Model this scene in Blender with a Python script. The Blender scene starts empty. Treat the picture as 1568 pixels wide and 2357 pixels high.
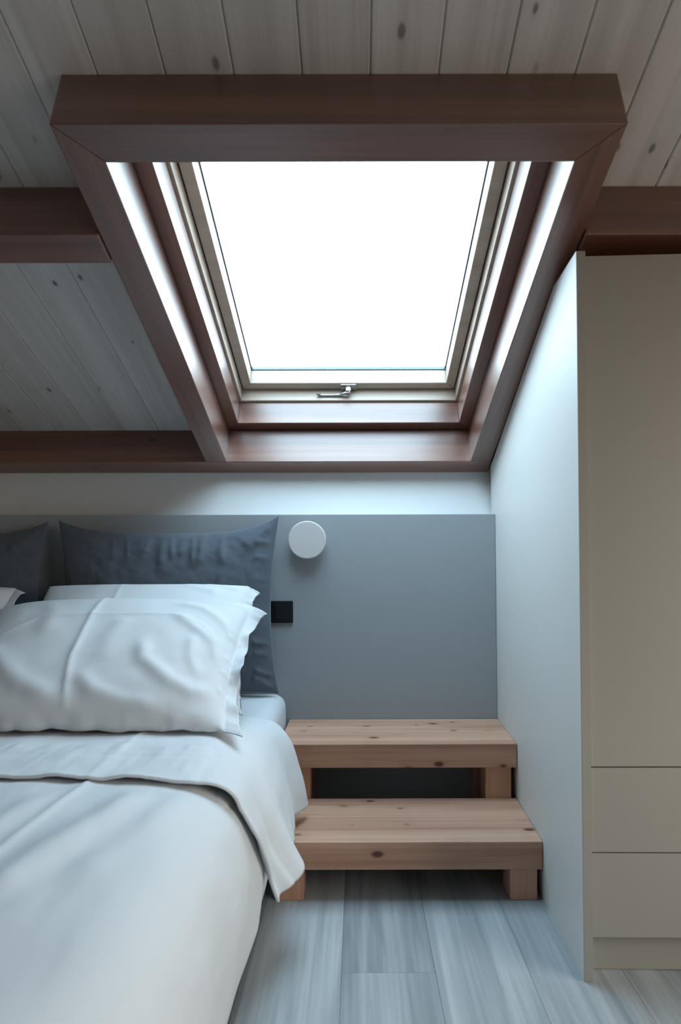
import bpy, bmesh, math, random
from mathutils import Vector, Matrix, noise as mnoise

random.seed(7)
SC = bpy.context.scene
COL = SC.collection

# ------------------------------------------------------------------ camera
FPX, IW, IH = 1408.0, 1568.0, 2357.0
cam_d = bpy.data.cameras.new('camera')
cam = bpy.data.objects.new('camera', cam_d)
COL.objects.link(cam)
cam_d.sensor_fit = 'VERTICAL'
cam_d.sensor_height = 36.0
cam_d.sensor_width = 36.0 * IW / IH
cam_d.lens = FPX / IH * 36.0
cam_d.shift_x = -38.45 / IH
cam_d.shift_y = 119.3 / IH
cam_d.clip_start = 0.02
PITCH, ROLL = 0.0015, -0.0023
cam.matrix_world = (Matrix.Translation((0, 0, 0.95))
                    @ Matrix.Rotation(math.pi / 2 + PITCH, 4, 'X')
                    @ Matrix.Rotation(ROLL, 4, 'Z'))
cam_d.dof.use_dof = True
cam_d.dof.focus_distance = 2.25
cam_d.dof.aperture_fstop = 4.0
SC.camera = cam

# ------------------------------------------------------------------ sky and exposure
world = bpy.data.worlds.new('overcast_sky')
SC.world = world
world.use_nodes = True
wt = world.node_tree
wt.nodes.clear()
w_out = wt.nodes.new('ShaderNodeOutputWorld')
w_bg = wt.nodes.new('ShaderNodeBackground')
w_tc = wt.nodes.new('ShaderNodeTexCoord')
w_sep = wt.nodes.new('ShaderNodeSeparateXYZ')
w_ramp = wt.nodes.new('ShaderNodeValToRGB')
wt.links.new(w_tc.outputs['Generated'], w_sep.inputs[0])
w_map = wt.nodes.new('ShaderNodeMapRange')        # elevation -1..1 to 0..1
w_map.inputs['From Min'].default_value = -1.0
wt.links.new(w_sep.outputs['Z'], w_map.inputs['Value'])
wt.links.new(w_map.outputs['Result'], w_ramp.inputs['Fac'])
e = w_ramp.color_ramp.elements
e[0].position = 0.5
e[0].color = (0.72, 0.79, 0.85, 1)
e[1].position = 0.9
e[1].color = (0.73, 0.885, 1.0, 1)
e_ground = w_ramp.color_ramp.elements.new(0.485)       # grey ground below the horizon
e_ground.color = (0.20, 0.20, 0.19, 1)
wt.links.new(w_ramp.outputs['Color'], w_bg.inputs['Color'])
w_bg.inputs['Strength'].default_value = 12.5
wt.links.new(w_bg.outputs[0], w_out.inputs['Surface'])

SC.view_settings.view_transform = 'Standard'
SC.view_settings.look = 'None'
SC.view_settings.gamma = 1.0
SC.view_settings.use_curve_mapping = False
SC.view_settings.exposure = 0.0

# ------------------------------------------------------------------ roof frame of reference
TH = math.atan(0.3658)                     # roof pitch
P0 = Vector((0.0, 2.421, 1.3577))          # lower inner edge of the skylight casing
RS = Matrix.Translation(P0) @ Matrix.Rotation(-TH, 4, 'X')   # local x, s (down the slope), t (up through the roof)


def portal(name, size_x, size_y, mat):
    ld = bpy.data.lights.new(name, 'AREA')
    ld.shape = 'RECTANGLE'
    ld.size, ld.size_y = size_x, size_y
    ld.cycles.is_portal = True
    o = bpy.data.objects.new(name, ld)
    COL.objects.link(o)
    o.matrix_world = mat
    return o


portal('skylight_portal', 0.82, 1.08, RS @ Matrix.Translation((-0.034, -0.62, 0.45)))
WIN_Y0, WIN_Y1, WIN_Z0, WIN_Z1, WALL_R = -0.75, 1.05, 0.45, 1.72, 2.05
portal('window_portal', WIN_Z1 - WIN_Z0, WIN_Y1 - WIN_Y0,
       Matrix.Translation((WALL_R + 0.14, (WIN_Y0 + WIN_Y1) / 2, (WIN_Z0 + WIN_Z1) / 2)) @ Matrix.Rotation(math.pi / 2, 4, 'Y'))


# ------------------------------------------------------------------ materials
def lin(c):
    return c / 12.92 if c <= 0.04045 else ((c + 0.055) / 1.055) ** 2.4


def rgb(r, g, b):
    return (lin(r / 255), lin(g / 255), lin(b / 255), 1.0)


def new_mat(name):
    m = bpy.data.materials.new(name)
    m.use_nodes = True
    nt = m.node_tree
    b = nt.nodes['Principled BSDF']
    return m, nt, b


def N(nt, typ, **kw):
    n = nt.nodes.new(typ)
    for k, v in kw.items():
        setattr(n, k, v)
    return n


def math_node(nt, op, a, b=None, clamp=False):
    n = nt.nodes.new('ShaderNodeMath')
    n.operation = op
    n.use_clamp = clamp
    for i, v in enumerate((a, b)):
        if v is None:
            continue
        if hasattr(v, 'links'):
            nt.links.new(v, n.inputs[i])
        else:
            n.inputs[i].default_value = v
    return n.outputs[0]


def mix_col(nt, fac, a, b, mode='MIX'):
    n = nt.nodes.new('ShaderNodeMix')
    n.data_type = 'RGBA'
    n.blend_type = mode
    for sock, v in ((n.inputs['Factor'], fac), (n.inputs['A'], a), (n.inputs['B'], b)):
        if hasattr(v, 'links'):
            nt.links.new(v, sock)
        else:
            sock.default_value = v
    return n.outputs['Result']


def plain(name, col, rough=0.5, spec=0.5, metal=0.0, fine=0.0, fine_scale=300.0, bump=0.0, stretch=None, sheen=0.0):
    m, nt, b = new_mat(name)
    b.inputs['Base Color'].default_value = col
    b.inputs['Roughness'].default_value = rough
    b.inputs['Specular IOR Level'].default_value = spec
    b.inputs['Metallic'].default_value = metal
    if sheen:
        b.inputs['Sheen Weight'].default_value = sheen
        b.inputs['Sheen Roughness'].default_value = 0.5
    if fine or bump:
        tc = N(nt, 'ShaderNodeTexCoord')
        src = tc.outputs['Object']
        if stretch:
            mp = N(nt, 'ShaderNodeMapping')
            mp.inputs['Scale'].default_value = stretch
            nt.links.new(src, mp.inputs['Vector'])
            src = mp.outputs['Vector']
        nz = N(nt, 'ShaderNodeTexNoise')
        nz.inputs['Scale'].default_value = fine_scale
        nz.inputs['Detail'].default_value = 3
        nt.links.new(src, nz.inputs['Vector'])
        if fine:
            dark = tuple(c * (1 - fine) for c in col[:3]) + (1,)
            light = tuple(min(1, c * (1 + fine)) for c in col[:3]) + (1,)
            nt.links.new(mix_col(nt, nz.outputs['Fac'], dark, light), b.inputs['Base Color'])
        if bump:
            bp = N(nt, 'ShaderNodeBump')
            bp.inputs['Strength'].default_value = bump
            bp.inputs['Distance'].default_value = 0.001
            nt.links.new(nz.outputs['Fac'], bp.inputs['Height'])
            nt.links.new(bp.outputs['Normal'], b.inputs['Normal'])
    return m


def wood(name, dark, mid, light, axis, rough=0.45, spec=0.5, knot=None, knot_scale=4.0, knot_size=0.07,
         grain=1.0, tint=0.12, coat=0.0, streak=None, along=0.45):
    """Grain runs along the object's own axis `axis`; every piece gets its own offset."""
    m, nt, b = new_mat(name)
    L = nt.links
    tc = N(nt, 'ShaderNodeTexCoord')
    oi = N(nt, 'ShaderNodeObjectInfo')
    off = N(nt, 'ShaderNodeCombineXYZ')
    for i, k in enumerate((37.0, 61.0, 23.0)):
        L.new(math_node(nt, 'MULTIPLY', oi.outputs['Random'], k), off.inputs[i])
    add = N(nt, 'ShaderNodeVectorMath', operation='ADD')
    L.new(tc.outputs['Object'], add.inputs[0])
    L.new(off.outputs[0], add.inputs[1])
    pos = add.outputs[0]

    def mapped(across, al):
        mp = N(nt, 'ShaderNodeMapping')
        s = [across, across, across]
        s[axis] = al
        mp.inputs['Scale'].default_value = s
        L.new(pos, mp.inputs['Vector'])
        return mp.outputs[0]
    # broad figure
    n1 = N(nt, 'ShaderNodeTexNoise')
    n1.inputs['Scale'].default_value = 1.0
    n1.inputs['Detail'].default_value = 4
    n1.inputs['Distortion'].default_value = 0.6
    L.new(mapped(16 * grain, along * grain), n1.inputs['Vector'])
    # fine fibres
    n2 = N(nt, 'ShaderNodeTexNoise')
    n2.inputs['Scale'].default_value = 1.0
    n2.inputs['Detail'].default_value = 5
    L.new(mapped(120 * grain, 3.0 * grain), n2.inputs['Vector'])
    f = math_node(nt, 'ADD', math_node(nt, 'MULTIPLY', n1.outputs['Fac'], 0.72), math_node(nt, 'MULTIPLY', n2.outputs['Fac'], 0.28))
    rp = N(nt, 'ShaderNodeValToRGB')
    rp.color_ramp.elements[0].position = 0.34
    rp.color_ramp.elements[0].color = dark
    rp.color_ramp.elements[1].position = 0.66
    rp.color_ramp.elements[1].color = light
    em = rp.color_ramp.elements.new(0.5)
    em.color = mid
    L.new(f, rp.inputs['Fac'])
    col = rp.outputs['Color']
    if streak is not None:
        n3 = N(nt, 'ShaderNodeTexNoise')
        n3.inputs['Scale'].default_value = 1.0
        n3.inputs['Detail'].default_value = 2
        n3.inputs['Distortion'].default_value = 1.2
        L.new(mapped(9 * grain, 0.9 * grain), n3.inputs['Vector'])
        sf = math_node(nt, 'MULTIPLY', math_node(nt, 'SUBTRACT', n3.outputs['Fac'], 0.55), 5.0, clamp=True)
        col = mix_col(nt, sf, col, streak)
    # tone of the single piece
    tv = math_node(nt, 'ADD', math_node(nt, 'MULTIPLY', oi.outputs['Random'], 2 * tint), 1 - tint)
    tcol = N(nt, 'ShaderNodeCombineXYZ')
    for i in range(3):
        L.new(tv, tcol.inputs[i])
    col = mix_col(nt, 1.0, col, tcol.outputs[0], 'MULTIPLY')
    if knot is not None:
        vo = N(nt, 'ShaderNodeTexVoronoi')
        vo.inputs['Scale'].default_value = 1.0
        L.new(mapped(knot_scale, knot_scale * 0.55), vo.inputs['Vector'])
        sepc = N(nt, 'ShaderNodeSeparateColor')
        L.new(vo.outputs['Color'], sepc.inputs[0])
        size = math_node(nt, 'MULTIPLY', sepc.outputs[0], knot_size)
        inner = math_node(nt, 'SUBTRACT', 1.0, math_node(nt, 'DIVIDE', vo.outputs['Distance'], math_node(nt, 'ADD', size, 0.004)))
        km = math_node(nt, 'MULTIPLY', inner, 2.2, clamp=True)
        halo = math_node(nt, 'SUBTRACT', 1.0, math_node(nt, 'DIVIDE', vo.outputs['Distance'], math_node(nt, 'MULTIPLY', math_node(nt, 'ADD', size, 0.004), 2.6)))
        hm = math_node(nt, 'MULTIPLY', halo, 0.45, clamp=True)
        col = mix_col(nt, hm, col, dark)
        col = mix_col(nt, km, col, knot)
    L.new(col, b.inputs['Base Color'])
    b.inputs['Roughness'].default_value = rough
    b.inputs['Specular IOR Level'].default_value = spec
    b.inputs['Coat Weight'].default_value = coat
    b.inputs['Coat Roughness'].default_value = 0.32
    bp = N(nt, 'ShaderNodeBump')
    bp.inputs['Strength'].default_value = 0.12
    bp.inputs['Distance'].default_value = 0.001
    L.new(n2.outputs['Fac'], bp.inputs['Height'])
    L.new(bp.outputs['Normal'], b.inputs['Normal'])
    return m


ST_D, ST_M, ST_L, ST_K = rgb(88, 55, 44), rgb(110, 71, 56), rgb(132, 90, 70), rgb(44, 28, 25)
M = {}
for ax, nm in ((0, 'across'), (1, 'along')):
    M['stain_' + nm] = wood('stained_timber_' + nm, ST_D, ST_M, ST_L, ax, rough=0.38, spec=0.65, coat=1.0, knot=ST_K, knot_scale=7.0,
                            knot_size=0.17, tint=0.08)
M['board'] = wood('whitewashed_pine', rgb(182, 175, 171), rgb(198, 192, 188), rgb(208, 203, 200), 1, rough=0.6, spec=0.3,
                  knot=rgb(132, 125, 123), knot_scale=14.0, knot_size=0.165, tint=0.05)
M['pine'] = wood('pine_step', rgb(160, 117, 96), rgb(185, 144, 121), rgb(198, 160, 137), 0, rough=0.5, spec=0.4,
                 knot=rgb(92, 56, 44), knot_scale=16.0, knot_size=0.25, tint=0.04, streak=rgb(164, 122, 100))
M['pine_leg'] = wood('pine_step_leg', rgb(166, 122, 100), rgb(186, 142, 118), rgb(196, 156, 132), 2, rough=0.5, spec=0.4, tint=0.04)
M['floor'] = wood('grey_oak_floor', rgb(124, 131, 136), rgb(152, 158, 162), rgb(178, 184, 187), 1, rough=0.38, spec=0.5, tint=0.10,
                  streak=rgb(114, 124, 131), grain=0.8, along=0.9)
M['sash'] = wood('taupe_lacquered_pine', rgb(166, 150, 136), rgb(176, 161, 147), rgb(186, 172, 158), 0, rough=0.4, spec=0.5, tint=0.03)
M['gasket'] = plain('black_rubber_gasket', rgb(16, 16, 18), 0.6)
M['spacer'] = plain('dark_glazing_edge', rgb(52, 70, 78), 0.4)
M['alu'] = plain('satin_aluminium', rgb(158, 163, 170), 0.22, metal=1.0)
M['headboard'] = plain('matt_grey_panel', rgb(156, 162, 166), 0.55, 0.35, fine=0.03, fine_scale=60, stretch=(1, 1, 12))
M['wall'] = plain('pale_wall_paint', rgb(222, 223, 223), 0.8, 0.2)
M['room'] = plain('room_wall_paint', rgb(196, 188, 178), 0.85, 0.2)
M['panel'] = plain('white_melamine', rgb(212, 212, 209), 0.5, 0.35, fine=0.02, fine_scale=40, stretch=(1, 1, 30))
M['front'] = plain('warm_grey_lacquer', rgb(157, 153, 146), 0.5, 0.35, fine=0.015, fine_scale=30, stretch=(1, 1, 20))
M['carcass'] = plain('dark_carcass_gap', rgb(70, 66, 60), 0.7)
M['linen'] = plain('white_percale', rgb(199, 202, 205), 0.75, 0.25, fine=0.015, fine_scale=900, bump=0.05, sheen=0.08)
M['sheet'] = plain('white_fitted_sheet', rgb(198, 203, 207), 0.78, 0.22, sheen=0.08)
M['velvet'] = plain('slate_velour', rgb(88, 95, 105), 0.85, 0.15, fine=0.12, fine_scale=35, sheen=0.2)
M['bedbase'] = plain('charcoal_upholstery', rgb(74, 78, 84), 0.8, 0.2, fine=0.06, fine_scale=400)
M['lamp'] = plain('matt_white_metal', rgb(208, 204, 204), 0.6, 0.3)
M['switch'] = plain('black_switch_plastic', rgb(16, 20, 28), 0.45, 0.4)
M['screw'] = plain('dark_screw', rgb(40, 34, 32), 0.4, metal=0.8)
M['plaster'] = plain('roof_deck', rgb(120, 110, 100), 0.9, 0.1)
M['pvc'] = plain('window_lacquer', rgb(214, 208, 198), 0.45)


def glass_mat(name, tint):
    m = bpy.data.materials.new(name)
    m.use_nodes = True
    nt = m.node_tree
    nt.nodes.clear()
    out = nt.nodes.new('ShaderNodeOutputMaterial')
    tr = nt.nodes.new('ShaderNodeBsdfTransparent')
    tr.inputs['Color'].default_value = tint
    gl = nt.nodes.new('ShaderNodeBsdfGlossy')
    gl.inputs['Roughness'].default_value = 0.02
    mx = nt.nodes.new('ShaderNodeMixShader')
    mx.inputs[0].default_value = 0.05
    nt.links.new(tr.outputs[0], mx.inputs[1])
    nt.links.new(gl.outputs[0], mx.inputs[2])
    nt.links.new(mx.outputs[0], out.inputs['Surface'])
    return m


M['glass_sky'] = glass_mat('coated_roof_glazing', (0.90, 0.97, 1.0, 1))
M['glass_win'] = glass_mat('warm_tinted_window_glass', (1.0, 0.92, 0.84, 1))  # warm tint put into the pane to make the side daylight warmer


# ------------------------------------------------------------------ helpers
def empty(name, loc=(0, 0, 0), rotz=0.0):
    o = bpy.data.objects.new(name, None)
    COL.objects.link(o)
    o.location = loc
    o.rotation_euler = (0, 0, rotz)
    return o


def tag(o, label=None, cat=None, group=None, kind=None):
    for k, v in (('label', label), ('category', cat), ('group', group), ('kind', kind)):
        if v:
            o[k] = v
    return o


def link(name, me, mat, parent=None, basis=None):
    """basis: world matrix of the object; parent inverse keeps it in place."""
    o = bpy.data.objects.new(name, me)
    COL.objects.link(o)
    if mat is not None and not me.materials:
        me.materials.append(mat)
    if basis is not None:
        if parent is not None:
            o.parent = parent
            o.matrix_basis = world_of(parent).inverted() @ basis
        else:
            o.matrix_basis = basis
    elif parent is not None:
        o.parent = parent
    return o


def world_of(o):
    m = o.matrix_basis.copy()
    while o.parent is not None:
        o = o.parent
        m = o.matrix_basis @ m
    return m


def mesh_from(name, vs, fs, smooth=False):
    me = bpy.data.meshes.new(name)
    me.from_pydata([tuple(v) for v in vs], [], fs)
    me.update()
    bm = bmesh.new()
    bm.from_mesh(me)
    bmesh.ops.recalc_face_normals(bm, faces=bm.faces)
    bm.to_mesh(me)
    bm.free()
    if smooth:
        for p in me.polygons:
            p.use_smooth = True
    return me


def bevel_mesh(me, w, seg=2):
    if w <= 0:
        return me
    bm = bmesh.new()
    bm.from_mesh(me)
    es = [ed for ed in bm.edges if len(ed.link_faces) == 2 and ed.calc_face_angle(0) > 0.5]
    bmesh.ops.bevel(bm, geom=es, offset=w, segments=seg, affect='EDGES', profile=0.5, clamp_overlap=True)
    bm.to_mesh(me)
    bm.free()
    return me


def box(name, lo, hi, mat, parent=None, frame=None, bev=0.002, seg=2):
    """Axis-aligned box in `frame` (world matrix), origin at its own centre."""
    lo, hi = Vector(lo), Vector(hi)
    c = (lo + hi) / 2
    h = (hi - lo) / 2
    vs = [(sx * h.x, sy * h.y, sz * h.z) for sx in (-1, 1) for sy in (-1, 1) for sz in (-1, 1)]
    fs = [(0, 1, 3, 2), (4, 6, 7, 5), (0, 4, 5, 1), (2, 3, 7, 6), (0, 2, 6, 4), (1, 5, 7, 3)]
    me = bevel_mesh(mesh_from(name, vs, fs), min(bev, 0.45 * min(2 * h.x, 2 * h.y, 2 * h.z)), seg)
    return link(name, me, mat, parent, (frame or Matrix()) @ Matrix.Translation(c))


def prism(name, poly, a0, a1, axis, mat, parent=None, frame=None, bev=0.002):
    """poly: 2D outline; extruded along `axis` (0 x, 1 y, 2 z) from a0 to a1. Remaining coordinates in cyclic-free order."""
    def mk(p, a):
        v = list(p)
        v.insert(axis, a)
        return Vector(v)
    n = len(poly)
    vs = [mk(p, a0) for p in poly] + [mk(p, a1) for p in poly]
    c = sum(vs, Vector()) / len(vs)
    vs = [v - c for v in vs]
    fs = [tuple(range(n)), tuple(range(2 * n - 1, n - 1, -1))]
    fs += [(i, (i + 1) % n, (i + 1) % n + n, i + n) for i in range(n)]
    me = bevel_mesh(mesh_from(name, vs, fs), bev)
    return link(name, me, mat, parent, (frame or Matrix()) @ Matrix.Translation(c))


def lathe(name, prof, mat, parent=None, frame=None, n=48):
    """prof: (radius, height) pairs, turned about local z."""
    vs, fs = [], []
    for r, z in prof:
        for k in range(n):
            a = 2 * math.pi * k / n
            vs.append((r * math.cos(a), r * math.sin(a), z))
    for i in range(len(prof) - 1):
        for k in range(n):
            k2 = (k + 1) % n
            fs.append((i * n + k, i * n + k2, (i + 1) * n + k2, (i + 1) * n + k))
    fs.append(tuple(range(n)))
    fs.append(tuple((len(prof) - 1) * n + k for k in range(n)))
    me = mesh_from(name, vs, fs)
    for p in me.polygons:
        p.use_smooth = len(p.vertices) == 4
    return link(name, me, mat, parent, frame or Matrix())


def sweep(name, path, w, h, mat, parent=None, frame=None, bev=0.002):
    """Flat bar of section w x h (h along local z) swept along a path in the local xy plane."""
    path = [tuple(p) + (0.0,) for p in path]
    vs, fs = [], []
    for i, p in enumerate(path):
        p = Vector(p)
        a = Vector(path[max(0, i - 1)])
        b2 = Vector(path[min(len(path) - 1, i + 1)])
        t = (b2 - a).normalized()
        side = Vector((0, 0, 1)).cross(t).normalized()
        up = t.cross(side)
        for sx, sz in ((-1, -1), (1, -1), (1, 1), (-1, 1)):
            vs.append(p + side * sx * w / 2 + up * sz * h / 2)
    for i in range(len(path) - 1):
        for k in range(4):
            fs.append((i * 4 + k, i * 4 + (k + 1) % 4, (i + 1) * 4 + (k + 1) % 4, (i + 1) * 4 + k))
    fs.append((0, 1, 2, 3))
    n = len(vs)
    fs.append((n - 4, n - 3, n - 2, n - 1))
    me = bevel_mesh(mesh_from(name, vs, fs), bev)
    return link(name, me, mat, parent, frame or Matrix())


# ------------------------------------------------------------------ the setting: floor
XL, XR, YB = -2.35, WALL_R, -2.4
floor = box('floor', (XL - 0.1, YB - 0.1, -0.10), (XR + 0.1, 2.75, -0.012), M['plaster'], bev=0)
tag(floor, 'blue grey wood look plank floor', None, kind='structure')
PW, PL = 0.219, 1.28
plank_cache = {}


def plank_mesh(w, l):
    key = (round(w, 3), round(l, 3))
    if key not in plank_cache:
        g = 0.0003
        h = 0.006
        vs = [(sx * (w / 2 - g), sy * (l / 2 - g), sz * h) for sx in (-1, 1) for sy in (-1, 1) for sz in (-1, 1)]
        fs = [(0, 1, 3, 2), (4, 6, 7, 5), (0, 4, 5, 1), (2, 3, 7, 6), (0, 2, 6, 4), (1, 5, 7, 3)]
        me = bevel_mesh(mesh_from('plank', vs, fs), 0.0005, 1)
        me.materials.append(M['floor'])
        plank_cache[key] = me
    return plank_cache[key]


k0 = int((XL + 0.039) / PW) - 1
for k in range(k0, 11):
    x0 = max(-0.039 + k * PW, XL)
    x1 = min(x0 + PW if x0 > XL else -0.039 + (k + 1) * PW, XR)
    if x1 - x0 < 0.02:
        continue
    start = 1.426 + {0: 0.0, 1: 0.55, -1: -0.62, 2: -0.35, -2: 0.30}.get(k, ((k * 0.437) % 1.0) * PL)
    y = start - 4 * PL
    while y < 2.75:
        ya, yb = max(y, YB), min(y + PL, 2.44)
        if yb - ya > 0.03:
            link('floor_plank', plank_mesh(x1 - x0, yb - ya), M['floor'], floor,
                 Matrix.Translation(((x0 + x1) / 2, (ya + yb) / 2, -0.006)))
        y += PL

# ------------------------------------------------------------------ walls
wall_back = prism('wall_back', [(2.452, -0.01), (2.452, 1.14), (2.506, 1.3265), (2.560, 1.464), (2.75, 1.40), (2.75, -0.01)],
                  XL - 0.1, XR + 0.1, 0, M['wall'], bev=0)
tag(wall_back, 'pale grey wall strip above the headboard under the roof beam', None, kind='structure')
tag(box('wall_left', (XL - 0.12, YB - 0.1, -0.01), (XL, 2.75, 3.6), M['room'], bev=0), kind='structure')
tag(box('wall_front', (XL - 0.1, YB - 0.12, -0.01), (XR + 0.1, YB, 3.6), M['room'], bev=0), kind='structure')
# right wall with a window opening in front of the wardrobe
wr_vs, wr_fs = [], []
for (ya, yb, za, zb) in ((YB - 0.1, WIN_Y0, -0.01, 3.6), (WIN_Y1, 2.75, -0.01, 3.6), (WIN_Y0, WIN_Y1, -0.01, WIN_Z0), (WIN_Y0, WIN_Y1, WIN_Z1, 3.6)):
    b0 = len(wr_vs)
    wr_vs += [(x, y, z) for x in (XR, XR + 0.18) for y in (ya, yb) for z in (za, zb)]
    wr_fs += [tuple(b0 + i for i in f) for f in ((0, 1, 3, 2), (4, 6, 7, 5), (0, 4, 5, 1), (2, 3, 7, 6), (0, 2, 6, 4), (1, 5, 7, 3))]
wall_right = link('wall_right', mesh_from('wall_right', wr_vs, wr_fs), M['room'])
tag(wall_right, kind='structure')
win2 = empty('window_2', (XR + 0.06, (WIN_Y0 + WIN_Y1) / 2, WIN_Z0))
tag(win2, 'side window in the right hand wall', None, kind='structure')
for (ya, yb, za, zb) in ((WIN_Y0, WIN_Y0 + 0.06, WIN_Z0, WIN_Z1), (WIN_Y1 - 0.06, WIN_Y1, WIN_Z0, WIN_Z1),
                         (WIN_Y0 + 0.06, WIN_Y1 - 0.06, WIN_Z0, WIN_Z0 + 0.06), (WIN_Y0 + 0.06, WIN_Y1 - 0.06, WIN_Z1 - 0.06, WIN_Z1)):
    box('frame', (XR + 0.04, ya, za), (XR + 0.10, yb, zb), M['pvc'], win2, bev=0.003)
box('pane', (XR + 0.066, WIN_Y0 + 0.055, WIN_Z0 + 0.055), (XR + 0.072, WIN_Y1 - 0.055, WIN_Z1 - 0.055), M['glass_win'], win2, bev=0)

# ------------------------------------------------------------------ ceiling: deck with the roof opening, boards below it
TC = 0.1465                                 # boards' face above the casing's face
S_LO, S_HI = 0.24, -5.25                    # slope extent of the roof
HX0, HX1, HS0, HS1 = -0.562, 0.495, -1.278, 0.045   # opening
dk_vs, dk_fs = [], []
for (xa, xb, sa, sb) in ((XL - 0.1, HX0, S_HI, S_LO), (HX1, XR + 0.16, S_HI, S_LO), (HX0, HX1, S_HI, HS0), (HX0, HX1, HS1, S_LO)):
    b0 = len(dk_vs)
    dk_vs += [(x, s, t) for x in (xa, xb) for s in (sa, sb) for t in (TC + 0.02, TC + 0.30)]
    dk_fs += [tuple(b0 + i for i in f) for f in ((0, 1, 3, 2), (4, 6, 7, 5), (0, 4, 5, 1), (2, 3, 7, 6), (0, 2, 6, 4), (1, 5, 7, 3))]
ceiling = link('ceiling', mesh_from('ceiling', dk_vs, dk_fs), M['plaster'], basis=RS.copy())
tag(ceiling, 'sloping ceiling of whitewashed pine boards', None, kind='structure')
BW, BT, CH, GAP = 0.1385, 0.020, 0.0030, 0.0005


def board(x0, x1, s0, s1, ch0=True, ch1=True):
    a, b2 = x0 + GAP, x1 - GAP
    poly = [(a, TC + BT), (a, TC + (CH if ch0 else 0)), (a + (CH if ch0 else 0.0001), TC), (b2 - (CH if ch1 else 0.0001), TC),
            (b2, TC + (CH if ch1 else 0)), (b2, TC + BT)]
    # outline is (x, t); extrude along s (axis 1)
    prism('ceiling_board', poly, s0, s1, 1, M['board'], ceiling, RS, bev=0)


k = -16
while -0.110 + k * BW < XR:
    x0, x1 = max(-0.110 + k * BW, XL), min(-0.110 + (k + 1) * BW, XR)
    if x1 > XL + 0.02:
        if x1 <= HX0 or x0 >= HX1:
            board(x0, x1, S_HI, S_LO - 0.12)
        else:
            board(x0, x1, S_HI, HS0)
            if x0 < HX0:
                board(x0, HX0, HS0, S_LO - 0.12, True, False)
            elif x1 > HX1:
                board(HX1, x1, HS0, S_LO - 0.12, False, True)
    k += 1

# ------------------------------------------------------------------ roof beams
beam = box('roof_beam', (XL, 0.0, 0.0), (0.5335, 0.0885, TC), M['stain_across'], None, RS, bev=0.003)
tag(beam, 'long dark brown wall beam running under the skylight along the wall top', 'roof beam', 'dark stained roof beams')
PS0, PS1, PT = -1.065, -0.981, -0.006
b2 = box('roof_beam', (XL, PS0, PT), (-0.600, PS1, TC), M['stain_across'], None, RS, bev=0.004)
tag(b2, 'dark brown purlin left of the skylight, between two fields of white boards', 'roof beam', 'dark stained roof beams')
b3 = box('roof_beam', (0.5325, PS0, PT), (XR, PS1, TC), M['stain_across'], None, RS, bev=0.004)
tag(b3, 'dark brown purlin right of the skylight, just above the wardrobe door', 'roof beam', 'dark stained roof beams')

# ------------------------------------------------------------------ skylight (window_1)
sky = empty('window_1')
sky.matrix_basis = RS.copy()
tag(sky, 'roof window in a deep dark brown timber casing', None, kind='structure')
CX0, CX1, IX0, IX1, CS, IS = -0.5985, 0.5300, -0.517, 0.450, -1.3122, -1.233
prism('casing_beam', [(CX0, -0.0008), (CX0, CS), (IX0, IS), (IX0, -0.0008)], 0.0, TC, 2, M['stain_along'], sky, RS, bev=0.0025)
prism('casing_beam', [(CX1, -0.0008), (CX1, CS), (IX1, IS), (IX1, -0.0008)], 0.0, TC, 2, M['stain_along'], sky, RS, bev=0.0025)
prism('casing_beam', [(CX0, CS), (CX1, CS), (IX1, IS), (IX0, IS)], 0.0, TC, 2, M['stain_across'], sky, RS, bev=0.0025)


def ring(name, ox0, ox1, os0, os1, ix0, ix1, is0, is1, t0, t1, m_across, m_along, parent, bev=0.002):
    """Four mitred bars. os0/is0 upper end, os1/is1 lower end."""
    out = []
    for poly, mm in (([(ox0, os0), (ox0, os1), (ix0, is1), (ix0, is0)], m_along),
                     ([(ox1, os0), (ox1, os1), (ix1, is1), (ix1, is0)], m_along),
                     ([(ox0, os0), (ox1, os0), (ix1, is0), (ix0, is0)], m_across),
                     ([(ox0, os1), (ox1, os1), (ix1, is1), (ix0, is1)], m_across)):
        out.append(prism(name, poly, t0, t1, 2, mm, parent, RS, bev=bev))
    return out


ring('lining', HX0 + 0.001, HX1 - 0.001, HS0 + 0.001, HS1 - 0.001, -0.473, 0.406, -1.190, -0.044, TC + 0.004, 0.248,
     M['stain_across'], M['stain_along'], sky)
ring('window_frame', -0.560, 0.493, -1.275, 0.043, -0.463, 0.396, -1.180, -0.055, 0.2485, 0.37, M['sash'], M['sash'], sky)
sash = empty('sash')
sash.parent = sky
ring('sash_rail', -0.4595, 0.3925, -1.176, -0.059, -0.423, 0.356, -1.140, -0.097, 0.300, 0.385, M['sash'], M['sash'], sash, bev=0.003)
ring('gasket', -0.4628, 0.3958, -1.1795, -0.0555, -0.4597, 0.3927, -1.1764, -0.0586, 0.306, 0.368, M['gasket'], M['gasket'], sky, bev=0)
ring('glazing_edge', -0.4225, 0.3555, -1.1395, -0.0975, -0.4190, 0.3520, -1.1360, -0.1010, 0.3625, 0.3735, M['spacer'], M['spacer'], sash, bev=0)
box('glass_pane', (-0.4189, -1.1359, 0.3635), (0.3519, -0.1011, 0.3725), M['glass_sky'], sash, RS, bev=0)
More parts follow.
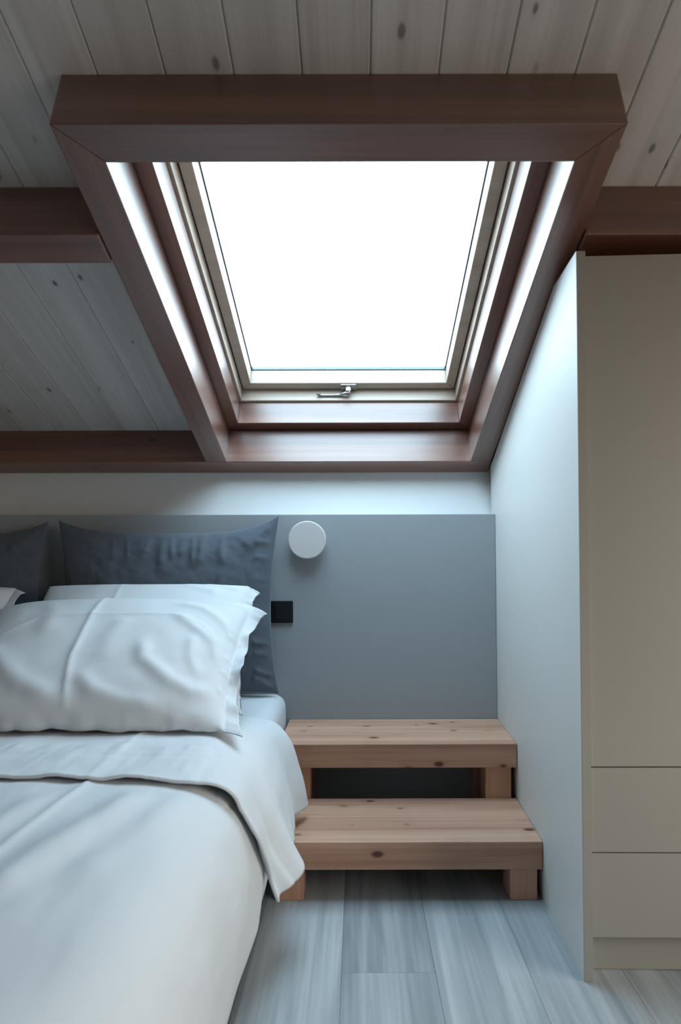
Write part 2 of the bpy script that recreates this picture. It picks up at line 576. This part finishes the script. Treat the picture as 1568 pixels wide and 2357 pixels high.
# espagnolette handle on the lower sash rail
hf = RS @ Matrix.Translation((-0.034, -0.078, 0.300))
handle = empty('handle')
handle.parent = sash
handle.matrix_basis = Matrix.Translation((-0.034, -0.078, 0.300))
box('handle_plate', (-0.031, -0.0155, -0.0075), (0.031, 0.0155, 0.0005), M['alu'], handle, hf, bev=0.0025)
box('handle_neck', (-0.010, -0.009, -0.030), (0.010, 0.009, -0.0075), M['alu'], handle, hf, bev=0.003)
sweep('handle_lever', [(0.008, 0.0), (-0.012, 0.004), (-0.032, 0.016), (-0.06, 0.019), (-0.105, 0.019), (-0.116, 0.016), (-0.122, 0.007)],
      0.013, 0.009, M['alu'], handle, hf @ Matrix.Translation((0, 0, -0.031)), bev=0.0025)

# ------------------------------------------------------------------ headboard panel, lamp, switch
HBY = 2.363
hb = prism('headboard', [(XL, 0.0), (0.5430, 0.0), (0.5335, 1.145), (XL, 1.145)], HBY, 2.451, 1, M['headboard'], bev=0.002)
tag(hb, 'matt grey full width headboard panel behind the bed and the steps', 'headboard')

lf = Matrix.Translation((-0.190, HBY, 1.0445)) @ Matrix.Rotation(math.pi / 2, 4, 'X')    # local z points into the room
lamp = empty('wall_lamp', (-0.190, HBY, 1.0445))
tag(lamp, 'round white disc wall lamp mounted on the grey headboard', 'wall lamp')
lathe('mount', [(0.028, 0.0), (0.028, 0.022), (0.024, 0.024)], M['lamp'], lamp, lf)
lathe('disc', [(0.064, 0.022), (0.0705, 0.0235), (0.0722, 0.027), (0.0722, 0.041), (0.0712, 0.0435), (0.068, 0.0445)], M['lamp'], lamp, lf, 72)

sw = empty('light_switch', (-0.2905, HBY, 0.769))
tag(sw, 'square black light switch on the grey headboard below the disc lamp', 'light switch')
sf = Matrix.Translation((-0.2905, HBY, 0.769))
box('switch_plate', (-0.0425, -0.010, -0.0425), (0.0425, -0.0002, 0.0425), M['switch'], sw, sf, bev=0.0025)
box('switch_rocker', (-0.0275, -0.0135, -0.0275), (0.0275, -0.0102, 0.0275), M['switch'], sw, sf, bev=0.0012)

# ------------------------------------------------------------------ wardrobe with its tall side panel
WF = Matrix.Translation((0.514, 1.393, 0.0)) @ Matrix.Rotation(-0.0304, 4, 'Z') @ Matrix.Rotation(-0.0082, 4, 'Y')   # the wardrobe stands a touch out of square
wrd = empty('wardrobe')
wrd.matrix_basis = WF.copy()
tag(wrd, 'built in warm grey wardrobe with tall door, two drawers and white side panel', 'wardrobe')


def face_z(y):
    return 1.3577 + 0.3658 * (2.421 - y)


prism('side_panel', [(0.0, 0.0), (0.0, 1.664), (0.175, 1.664), (1.055, face_z(2.448) - 0.006), (1.055, 0.0)], 0.0, 0.021, 0,
      M['panel'], wrd, WF, bev=0.0006)
box('edge_band', (0.0006, -0.0012, 0.0), (0.0208, -0.0001, 1.6635), M['front'], wrd, WF, bev=0.0004)
prism('carcass', [(0.030, 0.096), (0.030, 1.640), (0.175, 1.640), (1.03, 1.345), (1.03, 0.096)], 0.0215, 1.135, 0, M['carcass'], wrd, WF, bev=0)
box('plinth', (0.0215, 0.045, 0.0), (1.135, 0.065, 0.0955), M['front'], wrd, WF, bev=0.001)
prism('side_panel', [(0.0, 0.0), (0.0, 1.664), (0.175, 1.664), (1.03, 1.35), (1.03, 0.0)], 1.136, 1.157, 0, M['panel'], wrd, WF, bev=0.0012)
for x0, x1 in ((0.0235, 0.5775), (0.5805, 1.1345)):
    box('door', (x0, 0.008, 0.4865), (x1, 0.029, 1.656), M['front'], wrd, WF, bev=0.0012)
    box('drawer', (x0, 0.008, 0.2910), (x1, 0.029, 0.4835), M['front'], wrd, WF, bev=0.0012)
    box('drawer', (x0, 0.008, 0.0960), (x1, 0.029, 0.2880), M['front'], wrd, WF, bev=0.0012)

# ------------------------------------------------------------------ two tier wooden step
st = empty('wooden_steps', (0.14, 2.0, 0.0))
tag(st, 'two tier solid pine step bench between the bed and the white panel', 'steps')
H1, H2, TT = 0.168, 0.354, 0.079
prism('tread', [(-0.250, 1.726), (0.5218, 1.726), (0.5312, 2.050), (-0.250, 2.050)], H1 - TT, H1, 2, M['pine'], st, bev=0.0022)
prism('tread', [(-0.262, 2.032), (0.5295, 2.032), (0.5396, HBY - 0.002), (-0.262, HBY - 0.002)], H2 - TT, H2, 2, M['pine'], st, bev=0.0022)
for (xa, xb) in ((-0.232, -0.155), (0.431, 0.508)):
    box('leg', (xa, 1.732, 0.0), (xb, 1.82, H1 - TT), M['pine_leg'], st, bev=0.002)
    box('leg', (xa, 1.960, 0.0), (xb, 2.045, H1 - TT), M['pine_leg'], st, bev=0.002)
for (xa, xb) in ((-0.245, -0.159), (0.4290, 0.5150)):
    box('leg', (xa, 2.0505, 0.0), (xb, 2.135, H2 - TT), M['pine_leg'], st, bev=0.002)
    box('leg', (xa, 2.270, 0.0), (xb, 2.355, H2 - TT), M['pine_leg'], st, bev=0.002)
lathe('wood_knot', [(0.011, 0.0), (0.010, 0.0035), (0.006, 0.006), (0.002, 0.0066)], M['pine_leg'], st,
      Matrix.Translation((-0.174, 2.262, H2 - 0.0005)) @ Matrix.Diagonal((1.0, 0.6, 1.0, 1.0)), 16)

# ------------------------------------------------------------------ bed
BXR, BXL, BY0 = -0.270, -1.930, 0.34
base = box('bed_base', (BXL + 0.005, BY0, 0.0), (BXR + 0.004, HBY - 0.002, 0.20), M['bedbase'], bev=0.006)
tag(base, 'low charcoal bed base under the white bedding', 'bed base')


def rounded_block(name, lo, hi, r, mat, seg=5):
    lo, hi = Vector(lo), Vector(hi)
    c, h = (lo + hi) / 2, (hi - lo) / 2
    vs = [(sx * h.x, sy * h.y, sz * h.z) for sx in (-1, 1) for sy in (-1, 1) for sz in (-1, 1)]
    fs = [(0, 1, 3, 2), (4, 6, 7, 5), (0, 4, 5, 1), (2, 3, 7, 6), (0, 2, 6, 4), (1, 5, 7, 3)]
    me = bevel_mesh(mesh_from(name, vs, fs), r, seg)
    for p in me.polygons:
        p.use_smooth = True
    return link(name, me, mat, None, Matrix.Translation(c))


mat_ = rounded_block('mattress', (BXL, BY0 + 0.02, 0.201), (BXR, HBY - 0.006, 0.462), 0.05, M['sheet'])
tag(mat_, 'mattress in a white fitted sheet, corner showing beside the grey cushion', 'mattress')


def fbm(x, y, z=0.0, o=3):
    s, a, f = 0.0, 1.0, 1.0
    for _ in range(o):
        s += a * mnoise.noise(Vector((x * f, y * f, z * f + 11.3 * f)))
        a *= 0.5
        f *= 2.1
    return s


def seg_dist(px, py, a, b, sx=1.0, sy=1.0):
    ax, ay, bx, by = a[0] * sx, a[1] * sy, b[0] * sx, b[1] * sy
    px, py = px * sx, py * sy
    dx, dy = bx - ax, by - ay
    q = max(0.0, min(1.0, ((px - ax) * dx + (py - ay) * dy) / (dx * dx + dy * dy + 1e-12)))
    ex, ey = px - ax - q * dx, py - ay - q * dy
    return math.hypot(ex, ey), q, (dx * ey - dy * ex)


def fold_height(px, py, folds, sx=1.0, sy=1.0):
    """folds: (points, amplitude, width, kind). kind 'g' rounded fold, 'c' sharp ironing crease with one lit and one shaded flank."""
    tot = 0.0
    for pts, amp, wid, kind in folds:
        best, bq, bs, nseg = 9.0, 0.0, 0.0, len(pts) - 1
        for i in range(nseg):
            d, q, s = seg_dist(px, py, pts[i], pts[i + 1], sx, sy)
            if d < best:
                best, bq, bs = d, (i + q) / nseg, s
        if best > 4 * wid:
            continue
        tap = min(1.0, 6 * bq + (0.35 if kind == 'c' else 0.0), 6 * (1 - bq) + (0.35 if kind == 'c' else 0.0))
        tap = max(0.0, tap)
        if kind == 'g':
            tot += amp * tap * math.exp(-(best / wid) ** 2)
        else:
            tot += amp * tap * math.exp(-best / wid)
    return tot


def catmull(p0, p1, p2, p3, t):
    return 0.5 * ((2 * p1) + (p2 - p0) * t + (2 * p0 - 5 * p1 + 4 * p2 - p3) * t * t + (3 * p1 - p0 - 3 * p2 + p3) * t ** 3)


def spline(pts, n):
    """n points evenly spread by arc length on a Catmull-Rom through pts."""
    pts = [Vector(p) for p in pts]
    ext = [pts[0] * 2 - pts[1]] + pts + [pts[-1] * 2 - pts[-2]]
    dense = []
    for i in range(len(pts) - 1):
        for q in range(24):
            dense.append(catmull(ext[i], ext[i + 1], ext[i + 2], ext[i + 3], q / 24))
    dense.append(pts[-1])
    acc = [0.0]
    for i in range(1, len(dense)):
        acc.append(acc[-1] + (dense[i] - dense[i - 1]).length)
    out, j = [], 0
    for i in range(n):
        d = acc[-1] * i / (n - 1)
        while j < len(dense) - 2 and acc[j + 1] < d:
            j += 1
        q = (d - acc[j]) / max(1e-9, acc[j + 1] - acc[j])
        out.append(dense[j].lerp(dense[j + 1], min(1, max(0, q))))
    return out


def grid_mesh(name, rows, disp=None, thick=0.0, flip=False):
    """rows: list of equally long point lists. disp(i, j, p, n) -> offset along normal. Returns a closed shell when thick > 0."""
    nr, nc = len(rows), len(rows[0])

    def normals(rw):
        out = []
        for i in range(nr):
            line = []
            for j in range(nc):
                du = rw[i][min(j + 1, nc - 1)] - rw[i][max(j - 1, 0)]
                dv = rw[min(i + 1, nr - 1)][j] - rw[max(i - 1, 0)][j]
                n = du.cross(dv)
                if flip:
                    n = -n
                line.append(n.normalized() if n.length > 1e-12 else Vector((0, 0, 1)))
            out.append(line)
        return out
    nm = normals(rows)
    if disp:
        rows = [[rows[i][j] + nm[i][j] * disp(i, j, rows[i][j], nm[i][j]) for j in range(nc)] for i in range(nr)]
        nm = normals(rows)
    vs = [p for r in rows for p in r]
    fs = [(i * nc + j, i * nc + j + 1, (i + 1) * nc + j + 1, (i + 1) * nc + j) for i in range(nr - 1) for j in range(nc - 1)]
    if thick:
        o = len(vs)
        vs += [rows[i][j] - nm[i][j] * thick for i in range(nr) for j in range(nc)]
        fs += [(o + i * nc + j, o + (i + 1) * nc + j, o + (i + 1) * nc + j + 1, o + i * nc + j + 1) for i in range(nr - 1) for j in range(nc - 1)]
        loop = [j for j in range(nc)] + [i * nc + nc - 1 for i in range(1, nr)] + [(nr - 1) * nc + j for j in range(nc - 2, -1, -1)] + [i * nc for i in range(nr - 2, 0, -1)]
        for a in range(len(loop)):
            p, q = loop[a], loop[(a + 1) % len(loop)]
            fs.append((p, q, q + o, p + o))
    return mesh_from(name, vs, fs, smooth=True)


# duvet: hugs the mattress, falls to just above the floor on the right
DU_PROF = [(-1.962, 0.30), (-1.955, 0.42), (-1.90, 0.485), (-1.75, 0.502), (-1.30, 0.506), (-0.90, 0.506), (-0.62, 0.505), (-0.47, 0.501), (-0.385, 0.492),
           (-0.318, 0.472), (-0.268, 0.430), (-0.242, 0.370), (-0.233, 0.30), (-0.236, 0.20), (-0.246, 0.11), (-0.258, 0.048)]
rows = []
NYD = 150
for i in range(NYD):
    q = i / (NYD - 1)
    y = 0.30 + q * (1.72 - 0.30)
    foot = max(0.0, (0.42 - y) / 0.12)
    rows.append(spline([(x, y, z - 0.10 * foot ** 2 * min(1, z / 0.5)) for x, z in DU_PROF], 380))
duv_folds = [
    ([(-0.557, 0.60), (-0.557, 1.40)], 0.0060, 0.009, 'c'),
    ([(-1.10, 0.782), (-0.43, 0.782)], 0.0022, 0.010, 'c'),
    ([(-0.52, 0.80), (-0.47, 1.00), (-0.43, 1.22)], 0.010, 0.035, 'g'),
    ([(-0.66, 0.75), (-0.62, 0.98), (-0.60, 1.22)], 0.006, 0.030, 'g'),
    ([(-0.80, 0.86), (-0.78, 1.05), (-0.80, 1.26)], 0.006, 0.04, 'g'),
    ([(-0.42, 0.86), (-0.375, 1.05), (-0.345, 1.25)], 0.005, 0.03, 'g'),
]


def duv_disp(i, j, p, n):
    d = 0.010 * fbm(p.x * 2.3, p.y * 1.7, p.z * 2.3 + 3, 3)
    d += 0.0022 * fbm(p.x * 13, p.y * 5, p.z * 9, 3)
    d *= min(1.0, 0.1 + max(0.0, p.z - 0.05) / 0.25)
    if p.z > 0.40:
        d += 1.3 * fold_height(p.x, p.y, duv_folds)
    else:
        w = min(1.0, (0.40 - p.z) / 0.12) * min(1.0, max(0.0, (p.z - 0.048) / 0.1))
        d += w * 0.007 * fbm(p.y * 5.5, p.z * 1.6, 8.0, 2)
        # the deep fold next to the hanging sheet
        d += w * 0.016 * math.exp(-((p.y - 1.36 - 0.25 * (p.z - 0.2)) / 0.05) ** 2)
    return d


duvet = link('duvet', grid_mesh('duvet', rows, duv_disp, 0.02, flip=False), M['linen'])
tag(duvet, 'smooth white duvet spread over the bed down to the floor', 'duvet')

# folded back top sheet hanging over the bed's right side
ST = [
    [(-1.96, 1.93, 0.470), (-1.2, 1.93, 0.474), (-0.60, 1.93, 0.476), (-0.40, 1.925, 0.476), (-0.315, 1.92, 0.471), (-0.250, 1.91, 0.452),
     (-0.206, 1.90, 0.400), (-0.178, 1.90, 0.320), (-0.163, 1.90, 0.255), (-0.154, 1.90, 0.203)],
    [(-1.96, 1.79, 0.490), (-1.2, 1.79, 0.490), (-0.60, 1.79, 0.490), (-0.40, 1.79, 0.488), (-0.320, 1.79, 0.478), (-0.262, 1.79, 0.445),
     (-0.222, 1.785, 0.380), (-0.200, 1.78, 0.310), (-0.188, 1.775, 0.255), (-0.184, 1.765, 0.212)],
    [(-1.97, 1.62, 0.514), (-1.2, 1.62, 0.514), (-0.60, 1.62, 0.512), (-0.42, 1.62, 0.513), (-0.335, 1.62, 0.500), (-0.262, 1.62, 0.456),
     (-0.218, 1.625, 0.380), (-0.194, 1.63, 0.300), (-0.180, 1.63, 0.245), (-0.168, 1.63, 0.203)],
    [(-1.98, 1.44, 0.522), (-1.2, 1.44, 0.520), (-0.60, 1.44, 0.516), (-0.43, 1.44, 0.515), (-0.345, 1.445, 0.502), (-0.268, 1.455, 0.458),
     (-0.222, 1.47, 0.370), (-0.194, 1.485, 0.285), (-0.165, 1.50, 0.225), (-0.141, 1.51, 0.184)],
    [(-1.98, 1.235, 0.518), (-1.2, 1.250, 0.518), (-0.60, 1.262, 0.516), (-0.45, 1.267, 0.515), (-0.353, 1.270, 0.503), (-0.270, 1.292, 0.460),
     (-0.224, 1.325, 0.365), (-0.208, 1.350, 0.290), (-0.200, 1.380, 0.230), (-0.190, 1.405, 0.180)],
]
NCF = 320
cols = [spline(s, NCF) for s in ST]
rows = []
NRF = 90
for i in range(NRF):
    q = i / (NRF - 1) * (len(ST) - 1)
    k = min(len(ST) - 2, int(q))
    t = q - k
    line = []
    for j in range(NCF):
        g = [cols[max(0, k - 1)][j], cols[k][j], cols[k + 1][j], cols[min(len(ST) - 1, k + 2)][j]]
        line.append(catmull(g[0], g[1], g[2], g[3], t))
    rows.append(line)


def flap_disp(i, j, p, n):
    q = i / (NRF - 1)                       # 0 at the head, 1 at the hem
    a = j / (NCF - 1.0)
    d = 0.0035 * fbm(p.x * 6, p.y * 6, p.z * 6, 3)
    hang = max(0.0, min(1.0, (0.44 - p.z) / 0.15))
    if hang > 0:
        d += hang * 0.010 * fbm(q * 7.0, a * 2.0, 4.0, 2)
        d += hang * 0.006 * math.sin(q * 19 + 1.0)
    top = max(0.0, min(1.0, (p.z - 0.43) / 0.07))
    if q > 0.68 and top > 0:                # puckered band and wavy hem
        w = top * min(1, (q - 0.68) / 0.06)
        d += w * 0.0018 * fbm(p.x * 45, p.y * 8, 1.0, 2)
        d += w * 0.010 * fbm(p.x * 5.0, q * 2.5, 2.0, 2)
        d += top * 0.0045 * math.exp(-((q - 0.73) / 0.03) ** 2) * (0.6 + fbm(p.x * 28, 1.0, 5.0, 2))
        # lifted hem in places
        d += top * max(0.0, (q - 0.9) / 0.1) ** 1.5 * 0.020 * max(0.0, fbm(p.x * 4.2 + 0.6, 0.0, 9.0, 2) + 0.25)
    if 0.795 < q < 0.815:                   # stitched hem line
        d -= 0.0018
    d += 0.004 * math.exp(-abs(p.x + 0.557) / 0.010) if p.z > 0.47 else 0.0
    return d


sheet = link('top_sheet', grid_mesh('top_sheet', rows, flap_disp, 0.007, flip=True), M['linen'])
tag(sheet, 'white top sheet folded back below the pillows, hanging over the bed side', 'bed sheet')


# ------------------------------------------------------------------ pillows
def pillow(name, W, H, T, mat, bottom, lean, folds=(), side_in=0.05, top_in=0.05, top_sag=0.0, flange_r=0.0, flange_l=0.0, p=2.4, q=0.55, noise_a=0.004,
           noise_f=5.0, seed=0.0, nx=150, ny=100, extra=None, yaw=0.0, roll=0.0, back=0.85):
    """Closed two-sided pillow. Local x across, y up along the lean, z out of the face; origin at the middle of the lower edge."""
    vs, fs = [], []
    idx = {}

    def shape(u, v, side):
        ub = u
        if u > 0 and flange_r:
            ub = min(1.0, u / (1 - flange_r))
        if u < 0 and flange_l:
            ub = max(-1.0, u / (1 - flange_l))
        pr = (max(0.0, 1 - abs(ub) ** p) ** q) * (max(0.0, 1 - abs(v) ** p) ** q)
        x = W / 2 * u * (1 - side_in * (1 - v * v) * abs(u) ** 2)
        y = H / 2 * v * (1 - top_in * (1 - u * u) * abs(v) ** 2)
        if v > 0:
            y -= top_sag * (1 - u ** 4) * v ** 3
        z = T / 2 * pr
        edge = 1 - max(abs(u), abs(v)) ** 8
        z += edge * noise_a * fbm(u * noise_f * W / H + seed, v * noise_f, seed, 3) * (1 if side > 0 else 0.4)
        if side > 0 and folds:
            z += edge * fold_height(u, v, folds, W / 2, H / 2)
        z *= 1.0 if side > 0 else -back
        dx = dy = dz = 0.0
        if extra:
            dx, dy, dz = extra(u, v, side)
        return Vector((x + dx, y + dy + H / 2, z + dz))
    for side in (1, -1):
        for j in range(ny):
            for i in range(nx):
                border = i in (0, nx - 1) or j in (0, ny - 1)
                if side < 0 and border:
                    idx[(side, i, j)] = idx[(1, i, j)]
                    continue
                u, v = -1 + 2 * i / (nx - 1), -1 + 2 * j / (ny - 1)
                # crowd the samples a little towards the rim
                u = math.copysign(abs(u) ** 0.85, u)
                v = math.copysign(abs(v) ** 0.85, v)
                idx[(side, i, j)] = len(vs)
                vs.append(shape(u, v, side))
    for side in (1, -1):
        for j in range(ny - 1):
            for i in range(nx - 1):
                f = (idx[(side, i, j)], idx[(side, i + 1, j)], idx[(side, i + 1, j + 1)], idx[(side, i, j + 1)])
                fs.append(f if side > 0 else f[::-1])
    me = mesh_from(name, vs, fs, smooth=True)
    mtx = Matrix.Translation(bottom) @ Matrix.Rotation(yaw, 4, 'Z') @ Matrix.Rotation(lean, 4, 'X') @ Matrix.Rotation(roll, 4, 'Z')
    return link(name, me, mat, None, mtx)


R = math.radians
# slate velour cushions against the headboard
dark_folds = [([(x, 0.98), (x + dx * 0.6, 0.80), (x + dx, 0.66 - 0.30 * ((x * 7.31) % 1.0))], a * (0.55 + 0.6 * ((x * 13.7) % 1.0)), 0.008 + 0.010 * ((x * 5.3) % 1.0), 'g') for x, dx, a in
              ((-0.36, 0.04, 0.007), (-0.21, 0.02, 0.009), (-0.13, -0.03, 0.010), (-0.02, 0.01, 0.012), (0.045, 0.03, 0.011), (0.16, -0.02, 0.010),
               (0.23, 0.03, 0.010), (0.36, -0.05, 0.009), (-0.5, 0.05, 0.004), (0.48, 0.04, 0.006))]
dark_folds += [([(0.98, y), (0.80, y + dy)], a, 0.011, 'g') for y, dy, a in
               ((0.72, 0.06, 0.007), (0.55, 0.04, 0.006), (0.30, 0.03, 0.004), (-0.42, 0.02, 0.008), (-0.55, 0.03, 0.007), (-0.80, 0.08, 0.010))]
dark_folds += [([(0.97, -0.95), (0.78, -0.80)], 0.016, 0.016, 'g'), ([(0.95, 0.95), (0.7, 0.72)], 0.012, 0.03, 'g')]


def droop(amount_l, amount_r):
    def ex(u, v, side):
        c = 0.0
        if v > 0:
            c = (amount_r if u > 0 else amount_l) * abs(u) ** 5 * v ** 3
        return (0.0, c, 0.0)
    return ex


c1 = pillow('cushion', 0.826, 0.640, 0.150, M['velvet'], (-0.704, 2.262, 0.474), R(87.5), dark_folds, 0.075, 0.045, seed=3.1, noise_a=0.004, top_sag=0.030,
            extra=droop(0.005, 0.026), p=2.2, q=0.6)
tag(c1, 'slate blue velour cushion beside the disc lamp, gathered along its top', 'cushion', 'slate cushions against the headboard')
c2 = pillow('cushion', 0.826, 0.640, 0.150, M['velvet'], (-1.575, 2.262, 0.470), R(87.5), dark_folds, 0.075, 0.055, seed=8.4, noise_a=0.004, top_sag=0.030,
            extra=droop(0.01, 0.01), p=2.2, q=0.6, roll=-0.01)
tag(c2, 'slate velour cushion cut off by the left edge of the photo', 'cushion', 'slate cushions against the headboard')

# white pillows
fw = [
    ([(-0.25, 0.96), (-0.226, 0.33), (-0.195, -0.33), (-0.10, -0.95)], 0.008, 0.009, 'c'),
    ([(-0.84, 0.10), (-0.645, 0.33), (-0.26, 0.38), (0.37, 0.40), (0.65, 0.27), (0.85, 0.0)], 0.004, 0.008, 'c'),
    ([(0.234, 0.0), (0.316, -0.33), (0.54, -0.58), (0.70, -0.67), (0.88, -0.62)], 0.011, 0.024, 'g'),
    ([(0.37, 0.43), (0.59, 0.22), (0.78, 0.03), (0.86, -0.3)], 0.008, 0.018, 'g'),
    ([(0.30, 0.70), (0.60, 0.60), (0.80, 0.40), (0.93, 0.2)], 0.008, 0.018, 'g'),
    ([(0.35, 0.88), (0.70, 0.82), (0.95, 0.86)], 0.006, 0.016, 'g'),
    ([(-0.90, -0.10), (-0.745, -0.30), (-0.455, -0.64), (-0.10, -0.88)], 0.010, 0.030, 'g'),
    ([(-0.127, -0.49), (0.047, -0.73), (0.29, -0.85), (0.55, -0.88)], 0.009, 0.025, 'g'),
    ([(-0.70, 0.80), (-0.55, 0.45), (-0.50, 0.0)], 0.005, 0.03, 'g'),
    ([(0.05, 0.35), (0.0, 0.0), (0.05, -0.4)], 0.005, 0.03, 'g'),
    ([(0.60, 0.1), (0.64, -0.25), (0.74, -0.5)], 0.006, 0.018, 'g'),
    ([(0.97, -0.1), (0.86, -0.12)], 0.006, 0.010, 'g'), ([(0.98, -0.35), (0.86, -0.3)], 0.006, 0.010, 'g'),
    ([(0.98, 0.25), (0.85, 0.2)], 0.006, 0.010, 'g'), ([(0.98, -0.6), (0.86, -0.55)], 0.006, 0.010, 'g'),
]


def case_mouth(fl, amp, sd):
    """Open end of the pillow case on the right: flat rim that waves and flares at its corners."""
    def ex(u, v, side):
        k = max(0.0, (u - (1 - fl * 1.3)) / (fl * 1.3))
        dz = k * amp * fbm(v * 3.2, sd, 0.0, 2)
        dx = k * 0.009 * fbm(v * 3.0, sd + 4, 1.0, 1) + k * 0.018 * abs(v) ** 6
        dy = -k * 0.028 * abs(v) ** 4
        return (dx, dy, dz)
    return ex


fw = [([((u * 0.3925 + 0.040) / 0.44, v) for u, v in pts], a, w, kd) for pts, a, w, kd in fw]


def front_case(u, v, side):
    dx, dy, dz = case_mouth(0.085, 0.03, 2.0)(u, v, side)
    if v > 0 and u > 0:
        dy -= 0.045 * u ** 14 * v ** 3
    if v < -0.9:
        dy += (-0.9 - v) / 0.1 * 0.007 * fbm(u * 7.0, 2.0, 0.0, 2)
        dz += (-0.9 - v) / 0.1 * 0.010 * fbm(u * 6.0, 7.0, 0.0, 2)
    if u < 0:
        dy -= 0.045 * math.copysign(abs(u) ** 5 * abs(v) ** 3, v)
    return dx, dy, dz


pw1 = pillow('pillow', 0.880, 0.560, 0.185, M['linen'], (-0.748, 1.562, 0.524), R(32.0), fw, 0.060, 0.03, flange_r=0.085, seed=1.7, noise_a=0.005,
             noise_f=1.2, extra=front_case, p=2.6, q=0.5, nx=190, ny=130, back=0.42)
tag(pw1, 'large creased white pillow in front, lying against the others', 'pillow', 'white bed pillows')
bw_f = [([(-0.25, 0.96), (-0.2, 0.2)], 0.005, 0.01, 'c'), ([(0.3, 0.9), (0.7, 0.7)], 0.006, 0.02, 'g'), ([(0.5, 0.95), (0.9, 0.85)], 0.006, 0.015, 'g'),
        ([(0.98, 0.3), (0.8, 0.25)], 0.008, 0.012, 'g'), ([(0.98, -0.2), (0.8, -0.2)], 0.008, 0.012, 'g'), ([(0.98, -0.6), (0.8, -0.5)], 0.008, 0.012, 'g')]
pw2 = pillow('pillow', 0.735, 0.50, 0.150, M['linen'], (-0.722, 1.800, 0.535), R(43.0), bw_f, 0.03, 0.02, flange_r=0.07, seed=5.2, noise_a=0.004,
             noise_f=1.3, extra=case_mouth(0.07, 0.02, 6.0), p=2.6, q=0.5)
tag(pw2, 'white pillow showing as a strip between the front pillow and the slate cushion', 'pillow', 'white bed pillows')
pw3 = pillow('pillow', 0.735, 0.50, 0.150, M['linen'], (-1.538, 1.785, 0.528), R(43.5), bw_f, 0.03, 0.02, flange_r=0.07, seed=9.2, noise_a=0.004,
             noise_f=1.3, extra=case_mouth(0.07, 0.02, 3.0), p=2.6, q=0.5)
tag(pw3, 'white pillow corner at the left photo edge below the dark cushion', 'pillow', 'white bed pillows')
